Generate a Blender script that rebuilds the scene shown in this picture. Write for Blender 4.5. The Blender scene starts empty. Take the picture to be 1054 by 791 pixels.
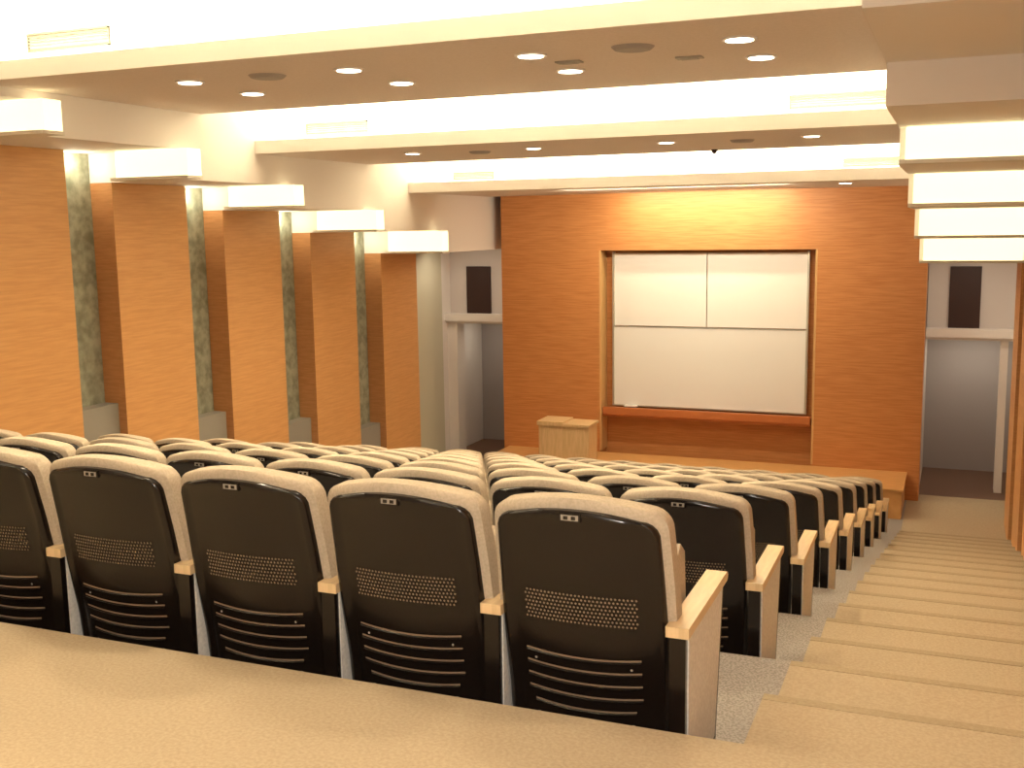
import bpy, bmesh, math, random
from mathutils import Vector, Matrix
random.seed(3)
S=bpy.context.scene
try:
    S.view_settings.view_transform='Standard'
    S.view_settings.look='None'
except Exception as e: print(e)

# ---------------------------------------------------------------- materials
def mat(name, col, rough=0.6, spec=0.3, emit=None, estr=0.0, metal=0.0, coat=0.0):
    m=bpy.data.materials.new(name); m.use_nodes=True
    b=m.node_tree.nodes['Principled BSDF']
    b.inputs['Base Color'].default_value=(*col,1)
    b.inputs['Roughness'].default_value=rough
    b.inputs['Specular IOR Level'].default_value=spec
    b.inputs['Metallic'].default_value=metal
    b.inputs['Coat Weight'].default_value=coat
    if emit:
        b.inputs['Emission Color'].default_value=(*emit,1)
        b.inputs['Emission Strength'].default_value=estr
    return m
def noisemix(m, c1, c2, scale=(1,1,1), nscale=5.0, detail=6, bump=0.0, lo=0.35, hi=0.65, coord='Object'):
    nt=m.node_tree; b=nt.nodes['Principled BSDF']
    tc=nt.nodes.new('ShaderNodeTexCoord'); mp=nt.nodes.new('ShaderNodeMapping')
    mp.inputs['Scale'].default_value=scale
    n=nt.nodes.new('ShaderNodeTexNoise'); n.inputs['Scale'].default_value=nscale; n.inputs['Detail'].default_value=detail
    r=nt.nodes.new('ShaderNodeValToRGB')
    r.color_ramp.elements[0].position=lo; r.color_ramp.elements[0].color=(*c1,1)
    r.color_ramp.elements[1].position=hi; r.color_ramp.elements[1].color=(*c2,1)
    nt.links.new(tc.outputs[coord],mp.inputs[0]); nt.links.new(mp.outputs[0],n.inputs['Vector'])
    nt.links.new(n.outputs['Fac'],r.inputs[0]); nt.links.new(r.outputs[0],b.inputs['Base Color'])
    if bump:
        bp=nt.nodes.new('ShaderNodeBump'); bp.inputs['Strength'].default_value=bump; bp.inputs['Distance'].default_value=0.01
        nt.links.new(n.outputs['Fac'],bp.inputs['Height']); nt.links.new(bp.outputs[0],b.inputs['Normal'])
    return m
M={}
M['wood_side']=noisemix(mat('wood_side',(.6,.3,.1),.45,.3),(.67,.345,.13),(.75,.405,.16),(.6,.6,9),6,8)
M['wood_front']=noisemix(mat('wood_front',(.5,.2,.06),.4,.35),(.52,.205,.066),(.62,.27,.094),(.5,.5,9),6,8)
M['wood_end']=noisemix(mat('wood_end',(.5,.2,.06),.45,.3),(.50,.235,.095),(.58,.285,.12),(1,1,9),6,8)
M['wood_light']=noisemix(mat('wood_light',(.7,.45,.2),.4,.3),(.64,.43,.21),(.74,.51,.27),(8,8,1),5,6)
M['wood_pale']=noisemix(mat('wood_pale',(.7,.45,.2),.4,.3),(.62,.36,.14),(.72,.44,.19),(8,8,1),4,6)
M['stage_wood']=noisemix(mat('stage_wood',(.6,.3,.1),.35,.4),(.58,.30,.10),(.68,.37,.14),(1,9,1),5,6)
M['tray']=mat('tray_wood',(.50,.16,.05),.4)
M['carpet']=noisemix(mat('carpet',(.5,.4,.26),.95,.05),(.43,.335,.225),(.50,.40,.27),(1,1,1),90,8,bump=.15)
M['edge_shade']=noisemix(mat('carpet_edge_shade',(.4,.3,.2),.95,.05),(.36,.28,.18),(.42,.335,.22),(1,1,1),90,8)  # darker carpet strip: shading along the step edges put into the colour
M['terrazzo']=noisemix(mat('granule_floor',(.4,.36,.3),.8,.2),(.26,.23,.205),(.40,.36,.32),(1,1,1),110,3,lo=.42,hi=.58)
M['white']=mat('plaster_white',(.87,.81,.755),.8,.1)
M['cove']=mat('plaster_cove',(.9,.87,.80),.8,.1)
M['soffit']=noisemix(mat('soffit_paint',(.5,.43,.35),.85,.1),(.77,.67,.60),(.81,.71,.64),(1,1,1),40,3)
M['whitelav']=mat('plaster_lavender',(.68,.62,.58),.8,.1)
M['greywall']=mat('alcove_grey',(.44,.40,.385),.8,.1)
M['marble']=noisemix(mat('green_marble',(.2,.25,.18),.35,.4),(.22,.235,.17),(.42,.43,.33),(1,1,1),9,10,lo=.35,hi=.65)
M['base']=mat('plinth_grey',(.32,.30,.26),.7)
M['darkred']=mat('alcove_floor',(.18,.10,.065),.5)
M['dark']=mat('dark_panel',(.05,.025,.02),.5)
M['board']=mat('whiteboard_surface',(.88,.83,.78),.35,.4)
M['boardlow']=mat('whiteboard_surface_lower',(.84,.81,.77),.35,.4)
M['metal']=mat('aluminium',(.6,.57,.5),.4,.5,metal=.8)
M['grille']=mat('grille',(.13,.12,.085),.7)
M['detector']=mat('detector_plastic',(.42,.38,.32),.6)
M['greymetal']=mat('speaker_grille',(.40,.36,.33),.6)
M['glow']=mat('sconce_glass',(.9,.85,.65),.4,.3,(1.0,.86,.50),1.6)
M['glowlip']=mat('sconce_lip',(.82,.77,.68),.6,.2)
M['lamp']=mat('lamp_disc',(1,1,1),.5,.1,(1,.92,.72),9)
try: M['lamp'].cycles.emission_sampling='NONE'
except Exception as e: print(e)
M['black']=mat('chair_shell_black',(.009,.006,.005),.22,.5)
M['hole_highlight']=mat('chair_perforation_and_highlight',(.20,.14,.09),.8)  # perforations, and the painted highlights of the slots
M['fabric']=noisemix(mat('chair_fabric',(.4,.33,.24),.95,.05),(.46,.38,.28),(.55,.455,.345),(1,1,1),120,4)
M['panelfab']=noisemix(mat('armrest_fabric',(.5,.45,.38),.95,.05),(.70,.67,.63),(.82,.79,.74),(1,1,1),90,4)
M['armwood']=noisemix(mat('armrest_wood',(.7,.45,.2),.35,.4),(.66,.47,.25),(.78,.57,.33),(9,1,1),7,5)
M['label']=mat('label_plate',(.33,.29,.24),.4,.5)
M['door']=mat('door_cream',(.62,.58,.44),.6)

# ---------------------------------------------------------------- helpers
def link(o): S.collection.objects.link(o); return o
def addbox(bm, b, mi=0):
    x0,x1,y0,y1,z0,z1=b
    vs=[bm.verts.new(p) for p in ((x0,y0,z0),(x1,y0,z0),(x1,y1,z0),(x0,y1,z0),(x0,y0,z1),(x1,y0,z1),(x1,y1,z1),(x0,y1,z1))]
    for f in ((0,3,2,1),(4,5,6,7),(0,1,5,4),(1,2,6,5),(2,3,7,6),(3,0,4,7)):
        fc=bm.faces.new([vs[i] for i in f]); fc.material_index=mi
def boxes(name, bl, mats, bevel=0.0, parent=None):
    if not isinstance(mats,(list,tuple)): mats=[mats]
    cx=(min(b[0] for b in bl)+max(b[1] for b in bl))/2; cy=(min(b[2] for b in bl)+max(b[3] for b in bl))/2; cz=min(b[4] for b in bl)
    bm=bmesh.new()
    for b in bl:
        addbox(bm,(b[0]-cx,b[1]-cx,b[2]-cy,b[3]-cy,b[4]-cz,b[5]-cz), b[6] if len(b)>6 else 0)
    me=bpy.data.meshes.new(name); bm.to_mesh(me); bm.free()
    for m in mats: me.materials.append(M[m])
    o=link(bpy.data.objects.new(name,me)); o.location=(cx,cy,cz)
    if bevel:
        md=o.modifiers.new('bevel','BEVEL'); md.width=bevel; md.segments=3
    if parent: o.parent=parent
    return o
def cyl(bm, c, r, h, seg=24, mi=0, r2=None):
    r2=r if r2 is None else r2
    bot=[bm.verts.new((c[0]+r*math.cos(2*math.pi*i/seg),c[1]+r*math.sin(2*math.pi*i/seg),c[2])) for i in range(seg)]
    top=[bm.verts.new((c[0]+r2*math.cos(2*math.pi*i/seg),c[1]+r2*math.sin(2*math.pi*i/seg),c[2]+h)) for i in range(seg)]
    f=bm.faces.new(bot[::-1]); f.material_index=mi
    f=bm.faces.new(top); f.material_index=mi
    for i in range(seg):
        f=bm.faces.new((bot[i],bot[(i+1)%seg],top[(i+1)%seg],top[i])); f.material_index=mi
def area(name,loc,rot,sx,sy,e,col):
    L=bpy.data.lights.new(name,'AREA'); L.shape='RECTANGLE'; L.size=sx; L.size_y=sy; L.energy=e; L.color=col
    lo=link(bpy.data.objects.new(name,L)); lo.location=loc; lo.rotation_euler=rot; return lo

# ---------------------------------------------------------------- camera
a=math.radians(22.3); t=math.radians(8.25); roll=.015; f=1117.
R0=Vector((math.cos(a),math.sin(a),0)); F=Vector((-math.sin(a)*math.cos(t),math.cos(a)*math.cos(t),-math.sin(t))); U0=R0.cross(F)
R=(R0-roll*U0).normalized(); U=(U0+roll*R0).normalized()
cam=bpy.data.cameras.new('camera'); co=link(bpy.data.objects.new('camera',cam))
cam.sensor_width=36; cam.lens=f/1054*36; cam.clip_start=.05
mtx=Matrix(((R.x,U.x,-F.x,0),(R.y,U.y,-F.y,0),(R.z,U.z,-F.z,0),(0,0,0,1))); co.matrix_world=mtx
S.camera=co

# ---------------------------------------------------------------- layout
WL,WR=-8.1,1.0; AL,AR=-6.55,-.53; Y0=2.78; PITCH=1.3; DROP=.282; ZL=-1.39
NR=9
FLOORZ=ZL-DROP*NR
YB=18.3
boxes('floor_landing',[(WL,WR,-3,Y0,ZL-.4,ZL)],'carpet')
tb=[]
for k in range(1,NR+1):
    y0=Y0+PITCH*(k-1); y1=y0+PITCH if k<NR else YB
    z=ZL-DROP*k; tb.append((AL,AR,y0,y1,z-.4,z))
boxes('floor',tb,'terrazzo')
for nm,x0,x1 in (('floor_stairs_right',AR,WR),('floor_stairs_left',WL,AL)):
    sb=[]
    for j in range(1,2*NR+1):
        y0=Y0+.65*(j-1); y1=y0+.65 if j<2*NR else 16.4
        z=ZL-.141*j; sb.append((x0,x1,y0,y1,z-.35,z,0))
        if j<2*NR: sb.append((x0,x1,y1-.04,y1+.004,z-.04,z+.002,1))
    boxes(nm,sb,['carpet','edge_shade'])
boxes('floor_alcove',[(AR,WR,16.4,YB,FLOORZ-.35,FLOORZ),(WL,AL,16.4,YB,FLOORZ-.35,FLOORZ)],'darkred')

boxes('wall_right',[(WR,WR+.15,-3,YB,-4.4,2.3)],'white')
boxes('wall_left',[(WL-.15,WL,-3,YB,-4.4,2.3)],'white')
boxes('wall_back',[(WL,WR,-3.15,-3,-1.8,2.3)],'white')
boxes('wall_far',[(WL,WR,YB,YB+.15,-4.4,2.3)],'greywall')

Ys=[-3,1.57,3.35,5.13,6.91,8.63,10.38,12.18,14.04]
zl=[1.7,1.62,1.34,1.06,.78,.493,.236,-.037,-.355]
zr=[1.5,1.42,1.19,.92,.67,.404,.118,-.183,-.50]
XL=-6.88; XR=-.43
for side,zz in (('left',zl),('right',zr)):
    bl=[]
    for i,y in enumerate(Ys):
        y1=Ys[i+1] if i+1<len(Ys) else YB
        if side=='left': bl.append((WL,XL,y,y1,zz[i],2.3))
        else: bl.append((XR,WR,y,y1,zz[i],2.3))
    boxes('ceiling_bulkhead_'+side,bl,'white')
    for i in range(3,len(Ys)):
        if side=='right' and i<5: continue
        y=Ys[i]; z=zz[i]; top=zz[i-1]
        x0,x1=((-7.58,-6.68) if side=='left' else (-.40,.72))
        boxes('wall_sconce',[(x0+.02,x1-.02,y-.20,y-.003,z+.030,top-.006,0),(x0-.02,x1,y-.24,y-.003,z,z+.030,1)],['glow','glowlip'],bevel=.004)
    for i,y in enumerate(Ys[:]):
        if i==0: continue
        ya=y; yb=ya+1.12
        zf=ZL-.217*max(0,(ya-Y0))-.5
        zt=zz[i]
        if side=='left': bx=(WL+.002,-7.8,ya,yb)
        else: bx=(.70,WR-.002,ya,yb)
        zbot=max(zf,-4.2)
        o=boxes('wall_panel_'+side,[(*bx,zbot,zt-.003)],['wood_side','wood_end'])
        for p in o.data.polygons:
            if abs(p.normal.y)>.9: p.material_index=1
        if i+1<len(Ys):
            g0,g1=yb+.002,Ys[i+1]-.002
            xs=(WL+.002,WL+.03) if side=='left' else (WR-.03,WR-.002)
            xb=(WL+.002,-7.90) if side=='left' else (.80,WR-.002)
            zb=ZL-.217*(g0-Y0)+.80
            boxes('wall_niche_'+side,[(*xs,g0,g1,zb,zt-.003,0),(*xb,g0,g1,zb-1.4,zb,1)],['marble','base'])
            if side=='left' and i>=3:
                L=bpy.data.lights.new('niche_light','POINT'); L.energy=5; L.color=(1,.93,.68); L.shadow_soft_size=.05
                lo=link(bpy.data.objects.new('niche_light',L)); lo.location=(WL+.13,(g0+g1)/2,zt-.10)

soff=[(-3,1.9,1.78),(2.7,5.3,1.455),(6.2,8.9,1.13),(9.75,12.2,.80),(13.2,15.998,.475)]
cb=[];wb=[];rb=[]
x0,x1=XL+.002,XR-.002
for i,(ya,yb,z) in enumerate(soff):
    cb.append((x0,x1,ya+.02,yb,z,z+.10))
    if i>0:
        wb.append((x0,x1,ya,ya+.02,z-.003,z+.13))
        wy=ya+.42
        zp=soff[i-1][2]
        rb.append((x0,x1,wy,wy+.1,z+.10,zp+.5))
        rb.append((x0,x1,soff[i-1][1]-.1,wy,zp+.38,zp+.5))
        rb.append((x0,x1,soff[i-1][1]-.08,soff[i-1][1],zp+.1,zp+.38))
        area('cove_light',((x0+x1)/2,ya+.16,z+.13),(math.radians(180-22),0,0),6.2,.22,[0,180,215,205,175][i],(1,.89,.64))
boxes('ceiling',cb,'soffit')
boxes('ceiling_cove_lip',wb,'white')
boxes('ceiling_cove',rb,'cove')
boxes('ceiling_slab',[(WL,WR,-3,YB,2.3,2.4)],'white')
def vent(xa,xb,y,z,h=.13):
    bl=[(xa,xb,y-.02,y-.001,z,z+.012),(xa,xb,y-.02,y-.001,z+h-.012,z+h),(xa,xa+.012,y-.02,y-.001,z,z+h),(xb-.012,xb,y-.02,y-.001,z,z+h)]
    n=6
    for k in range(1,n): bl.append((xa,xb,y-.016,y-.003,z+h*k/n-.006,z+h*k/n+.006))
    boxes('air_vent',bl,'grille')
vent(-6.7,-5.9,6.62,1.38,.14)
vent(-6.5,-5.75,10.17,1.0,.12); vent(-1.45,-.6,10.17,1.0,.12)
vent(-6.4,-5.8,13.62,.64,.10); vent(-1.3,-.6,13.62,.64,.10)

def downlight(x,y,z,e,r=.075,lit=True):
    bm=bmesh.new()
    cyl(bm,(0,0,-.012),r+.025,.011,28,1)
    cyl(bm,(0,0,-.016),r,.004,28,0)
    me=bpy.data.meshes.new('ceiling_downlight'); bm.to_mesh(me); bm.free()
    me.materials.append(M['lamp']); me.materials.append(M['white'])
    o=link(bpy.data.objects.new('ceiling_downlight',me)); o.location=(x,y,z)
    if lit:
        L=bpy.data.lights.new('downlight_lamp','SPOT'); L.energy=e; L.spot_size=math.radians(140); L.spot_blend=.9; L.color=(1,.83,.57); L.shadow_soft_size=.25
        lo=link(bpy.data.objects.new('downlight_lamp',L)); lo.location=(x,y,z-.03)
for (ys,z,e) in (((-1.2,.6),1.78,105),((3.4,4.3),1.455,180),((6.95,7.75),1.13,220),((10.6,),.80,400),((13.95,),.475,0)):  # two highest soffits are out of view; their downlights are added fill
    for n,yy in enumerate(ys):
        for q,xx in enumerate((-5.46,-4.07,-2.68,-1.30)):
            if e==0 and q!=3: continue
            downlight(xx,yy,z,e,lit=(e>0 and q%2==n),r=.085 if z>1 else .07)
def rspeaker(x,y,z,r=.14):
    bm=bmesh.new()
    cyl(bm,(0,0,-.02),r*.85,.019,28,0,r)
    for q in (.3,.55,.75): cyl(bm,(0,0,-.022-.002*q),r*q,.004,28,1 if q==.55 else 0)
    me=bpy.data.meshes.new('ceiling_speaker'); bm.to_mesh(me); bm.free()
    me.materials.append(M['greymetal']); me.materials.append(M['soffit'])
    o=link(bpy.data.objects.new('ceiling_speaker',me)); o.location=(x,y,z)
rspeaker(-1.98,6.95,1.13); rspeaker(-4.76,6.95,1.13)
rspeaker(-1.98,10.8,.80,.12); rspeaker(-4.76,10.8,.80,.12)
for x,y,z in ((-2.55,7.35,1.13),(-1.75,7.55,1.13)):
    boxes('smoke_detector',[(x-.09,x+.09,y-.05,y+.05,z-.012,z-.001,0),(x-.06,x+.06,y-.03,y+.03,z-.018,z-.012,0)],'detector',bevel=.004)
bm=bmesh.new(); cyl(bm,(0,0,-.02),.035,.02,20,0); bmesh.ops.create_uvsphere(bm,u_segments=16,v_segments=10,radius=.028,matrix=Matrix.Translation((0,0,-.02)))
me=bpy.data.meshes.new('dome_camera'); bm.to_mesh(me); bm.free(); me.materials.append(M['dark'])
o=link(bpy.data.objects.new('dome_camera',me)); o.location=(-2.5,12.0,.80)

# front wall
WY=16.0
boxes('wall_front',[(-6.71,-5.09,WY,WY+.5,-4.2,.475),(-1.84,-.38,WY,WY+.5,-4.2,.475),(-5.09,-1.84,WY,WY+.5,-.38,.475),(-5.09,-1.84,WY+.32,WY+.5,-4.2,-.38)],'wood_front')
boxes('trim_board_recess',[(-5.088,-5.06,WY+.004,WY+.318,-3.5,-.382),(-1.87,-1.842,WY+.004,WY+.318,-3.5,-.382)],'wood_pale')
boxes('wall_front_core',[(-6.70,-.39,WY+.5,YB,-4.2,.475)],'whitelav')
by=WY+.20
boxes('whiteboard',[(-4.90,-3.47,by,by+.04,-1.54,-.43,0),(-3.455,-2.0,by,by+.04,-1.54,-.43,0),(-4.90,-2.0,by-.02,by+.02,-2.78,-1.55,1),
  (-4.93,-4.90,by-.03,by+.05,-2.80,-.41,2),(-2.0,-1.97,by-.03,by+.05,-2.80,-.41,2),(-4.9,-2.0,by-.03,by+.01,-2.80,-2.78,2),(-4.9,-2.0,by-.028,by+.0,-1.56,-1.55,2)],['board','boardlow','metal'])
boxes('board_tray',[(-5.04,-1.89,WY+.02,WY+.30,-2.95,-2.84),(-5.04,-1.89,WY+.0,WY+.04,-2.92,-2.80)],'tray',bevel=.008)
boxes('board_eraser',[(-4.72,-4.52,WY+.1,WY+.18,-2.84,-2.80,0),(-4.72,-4.52,WY+.1,WY+.18,-2.80,-2.78,1)],['dark','board'])
SZ=-3.52
boxes('stage',[(-6.6,-.56,14.9,WY-.002,FLOORZ,SZ-.03,0),(-6.62,-.54,14.87,WY-.002,SZ-.03,SZ,1)],['stage_wood','stage_wood'])
boxes('lectern',[(-5.76,-4.97,15.08,15.50,SZ,-2.97,0),(-5.78,-4.95,15.05,15.53,-2.97,-2.93,0),(-5.78,-5.36,15.05,15.53,-2.93,-2.905,0),(-5.70,-5.03,15.072,15.08,SZ+.05,-3.02,0)],['wood_light'],bevel=.006)

# alcoves
for side in ('left','right'):
    zz=-.355 if side=='left' else -.50
    xa,xb=(WL,-6.71) if side=='left' else (-.38,WR)
    dz=(-7.77,-7.33) if side=='left' else (-.09,.33)
    q=.12 if side=='left' else .03
    boxes('wall_alcove_header_'+side,[(xa,xb,17.0,17.15,-1.6+q,zz)],'whitelav')
    boxes('trim_alcove_ledge_'+side,[(xa,xb,16.75,17.2,-1.70+q,-1.58+q),(xa,xb,16.8,17.15,-1.74+q,-1.70+q)],'white')
    boxes('ceiling_alcove_'+side,[(xa,xb,17.2,YB,-1.70+q,-1.6+q)],'white')
    boxes('window_'+side,[(dz[0],dz[1],16.96,17.0,-1.58+q,-.66,0)],['dark'])
    area('alcove_fill',((xa+xb)/2,17.65,-1.76+q),(0,0,0),.8,.3,3.5 if side=='left' else 7,(1,.88,.70))  # no visible fixture: both area lights are added to brighten the alcove
    area('alcove_fill',((xa+xb)/2,16.0,zz-.02),(math.radians(12),0,0),.8,.3,9,(1,.88,.70))
    if side=='left':
        boxes('trim_pilaster_left',[(WL,-7.92,16.85,17.15,FLOORZ,-1.74+q)],'white')
        boxes('door_left',[(WL+.001,WL+.03,15.5,16.6,FLOORZ+.005,-.38)],'door')
    else:
        boxes('trim_pilaster_right',[(.62,.72,16.85,17.15,FLOORZ,-1.74+q)],'white')

# ---------------------------------------------------------------- chairs
def sm(x,a_,b_):
    q=max(0,min(1,(x-a_)/(b_-a_))); return q*q*(3-2*q)
def slab(bm, z0,z1,W,thick,yoff,mi,taper_top=.95,taper_bot=.97,r=.07,curv=.035,arc=.03,bulge=0.0,nx=16,nz=18,rim=0.0):
    H=z1-z0
    def lean(z):
        q=(z-.28)/.62
        return (.115*(1-q) if q>0 else .115-.05*q)-.02*max(0,q-.6)
    def hw(tt):
        tp=taper_bot+(1-taper_bot)*min(1,tt/.45) if tt<.45 else 1-(1-taper_top)*((tt-.45)/.55)**1.6
        w=W*tp; d=(1-tt)*H
        if d<r: w-= r-math.sqrt(max(0,r*r-(r-d)**2))
        if tt*H<.03: w-=.03-math.sqrt(max(0,.03**2-(.03-tt*H)**2))
        return w
    ts=[i/nz*.86 for i in range(nz)]+[.86+.14*math.sin(math.pi/2*k/7) for k in range(8)]
    ts=[0,.01,.03]+ts[1:]
    ss=[-1+2*i/nx for i in range(nx+1)]
    if rim: 
        ss=[-1,-.975,-.95,-.92,-.90]+[-.8+1.6*i/12 for i in range(13)]+[.90,.92,.95,.975,1]; nx=len(ss)-1
    g={}
    for j,tt in enumerate(ts):
        w=hw(tt)
        for i in range(nx+1):
            s=ss[i]
            zz=z0+(H-arc*s*s)*tt
            x=s*w
            yb=lean(zz)+curv*(s*s)+yoff
            if rim:
                k=max(sm(abs(s),.89,.93)*(1-sm(abs(s),.96,1.0)*1.2), sm(tt,.955,.975)*(1-sm(tt,.985,1)*1.2)*(1-sm(abs(s),.96,1)))
                yb-=rim*k
            e=1-max(abs(s)**6,max(0,(tt-.9)/.1)**3)*.35
            g[0,i,j]=bm.verts.new((x,yb+ (thick*.15*(1-e)*2 if bulge else 0),zz))
            g[1,i,j]=bm.verts.new((x,lean(zz)+curv*(s*s)+yoff+thick*(e if bulge else 1)+bulge*(1-s*s)*math.sin(math.pi*tt),zz))
    NJ=len(ts)-1
    def q(*v):
        try: fc=bm.faces.new(v); fc.material_index=mi; fc.smooth=True
        except ValueError: pass
    for j in range(NJ):
        for i in range(nx):
            q(g[0,i,j],g[0,i+1,j],g[0,i+1,j+1],g[0,i,j+1])
            q(g[1,i,j],g[1,i,j+1],g[1,i+1,j+1],g[1,i+1,j])
        q(g[0,0,j],g[0,0,j+1],g[1,0,j+1],g[1,0,j]); q(g[0,nx,j],g[1,nx,j],g[1,nx,j+1],g[0,nx,j+1])
    for i in range(nx):
        q(g[0,i,0],g[1,i,0],g[1,i+1,0],g[0,i+1,0]); q(g[0,i,NJ],g[0,i+1,NJ],g[1,i+1,NJ],g[1,i,NJ])
    return lambda x,z: lean(z)+curv*(x/W)**2+yoff
def prism(bm, pts, xa, xb, mi):
    A=[bm.verts.new((xa,p[0],p[1])) for p in pts]; B=[bm.verts.new((xb,p[0],p[1])) for p in pts]
    n=len(pts)
    f1=bm.faces.new(A); f1.material_index=mi
    f2=bm.faces.new(B[::-1]); f2.material_index=mi
    for i in range(n):
        fc=bm.faces.new((A[i],B[i],B[(i+1)%n],A[(i+1)%n])); fc.material_index=mi
def make_chair(name, arms):
    bm=bmesh.new()
    ysurf=slab(bm,.03,.872,.256,.03,0,0,r=.05,arc=.026,rim=.006)
    slab(bm,.24,.902,.278,.115,.020,1,bulge=.02,arc=.028,r=.06)
    for r_ in range(8):
        for c in range(29):
            x=-.168+c*.012+(.006 if r_%2 else 0); z=.515+r_*.0125
            y=ysurf(x,z)-.0015
            fc=bm.faces.new([bm.verts.new((x+.0036*math.cos(k*math.pi/3),y,z+.0036*math.sin(k*math.pi/3))) for k in range(6)]); fc.material_index=2
    for k,z in enumerate((.225,.268,.311,.354,.397)):
        n=14; prev=None
        for i in range(n+1):
            s=-1+2*i/n; x=s*(.18 if k else .16); zz=z+.010*s*s
            y=ysurf(x,zz)-.002
            cur=(bm.verts.new((x,y,zz-.003)),bm.verts.new((x,y,zz+.003)),bm.verts.new((x,y-.004,zz-.006)),bm.verts.new((x,y-.001,zz-.010)))
            if prev:
                fc=bm.faces.new((prev[0],cur[0],cur[1],prev[1])); fc.material_index=2  # tan strip paints the highlight along each slot
                fc=bm.faces.new((prev[3],cur[3],cur[2],prev[2])); fc.material_index=0; fc.smooth=True
                fc=bm.faces.new((prev[2],cur[2],cur[0],prev[0])); fc.material_index=0; fc.smooth=True
            prev=cur
    for x in (-.15,.15):
        for z in (.19,.375):
            y=ysurf(x,z)-.003
            fc=bm.faces.new([bm.verts.new((x+.004*math.cos(k*math.pi/4),y,z+.004*math.sin(k*math.pi/4))) for k in range(8)]); fc.material_index=4
    y=ysurf(0,.855)-.004; addbox(bm,(-.032,.032,y-.006,y+.010,.841,.865),0)
    addbox(bm,(-.026,.026,y-.0075,y-.0055,.845,.861),4)
    addbox(bm,(-.018,-.005,y-.009,y-.007,.848,.858),0); addbox(bm,(.005,.018,y-.009,y-.007,.848,.858),0)
    prism(bm,[(.33,.30),(.38,.29),(.44,.40),(.41,.66),(.35,.70),(.31,.66)],-.235,.235,1)
    prism(bm,[(.41,.30),(.45,.36),(.45,.62),(.42,.66)],-.22,.22,0)
    addbox(bm,(-.27,.27,.26,.32,.24,.30),0)
    for s in arms:
        xc=.29*s
        prism(bm,[(.115,.02),(.50,.02),(.60,.495),(.115,.495)],xc-.024,xc+.028,3)
        prism(bm,[(.09,.01),(.115,.01),(.115,.50),(.09,.50)],xc-.024,xc+.024,0)
        prism(bm,[(.50,.01),(.508,.01),(.608,.50),(.60,.50)],xc-.029,xc+.029,0)
        prism(bm,[(.10,.0),(.51,.0),(.51,.02),(.10,.02)],xc-.029,xc+.029,0)
        prism(bm,[(.085,.50),(.64,.50),(.655,.507),(.66,.516),(.655,.526),(.64,.532),(.085,.532)],xc-.034,xc+.034,5)
    me=bpy.data.meshes.new(name)
    bmesh.ops.recalc_face_normals(bm, faces=[f_ for f_ in bm.faces if f_.material_index in (1,3,5)])
    bm.to_mesh(me); bm.free()
    for k in ('black','fabric','hole_highlight','panelfab','label','armwood'): me.materials.append(M[k])
    me.set_sharp_from_angle(angle=math.radians(50))
    return me
ch=make_chair('auditorium_chair',(1,)); ch2=make_chair('auditorium_chair_end',(1,-1))
for k in range(NR):
    for c in range(10):
        o=link(bpy.data.objects.new('auditorium_chair', ch2 if c==9 else ch))
        o.location=(-.988-.58*c, 2.83+PITCH*k, ZL-DROP*(k+1))

# ---------------------------------------------------------------- lights
area('wall_washer',(-3.47,15.55,.46),(math.radians(20),0,0),2.4,.12,36,(1,.93,.60))
area('board_fill',(-3.47,13.9,.46),(math.radians(48),0,0),3.0,.25,135,(1,.89,.66))  # unseen source added to brighten the board and front wall
L=bpy.data.lights.new('camera_flash','AREA'); L.size=.25; L.energy=62; L.color=(1,.92,.80)
lo=link(bpy.data.objects.new('camera_flash',L)); lo.matrix_world=mtx@Matrix.Translation((0,.12,.05))
w=bpy.data.worlds.new('world'); S.world=w; w.use_nodes=True
w.node_tree.nodes['Background'].inputs[0].default_value=(.9,.8,.65,1); w.node_tree.nodes['Background'].inputs[1].default_value=.3
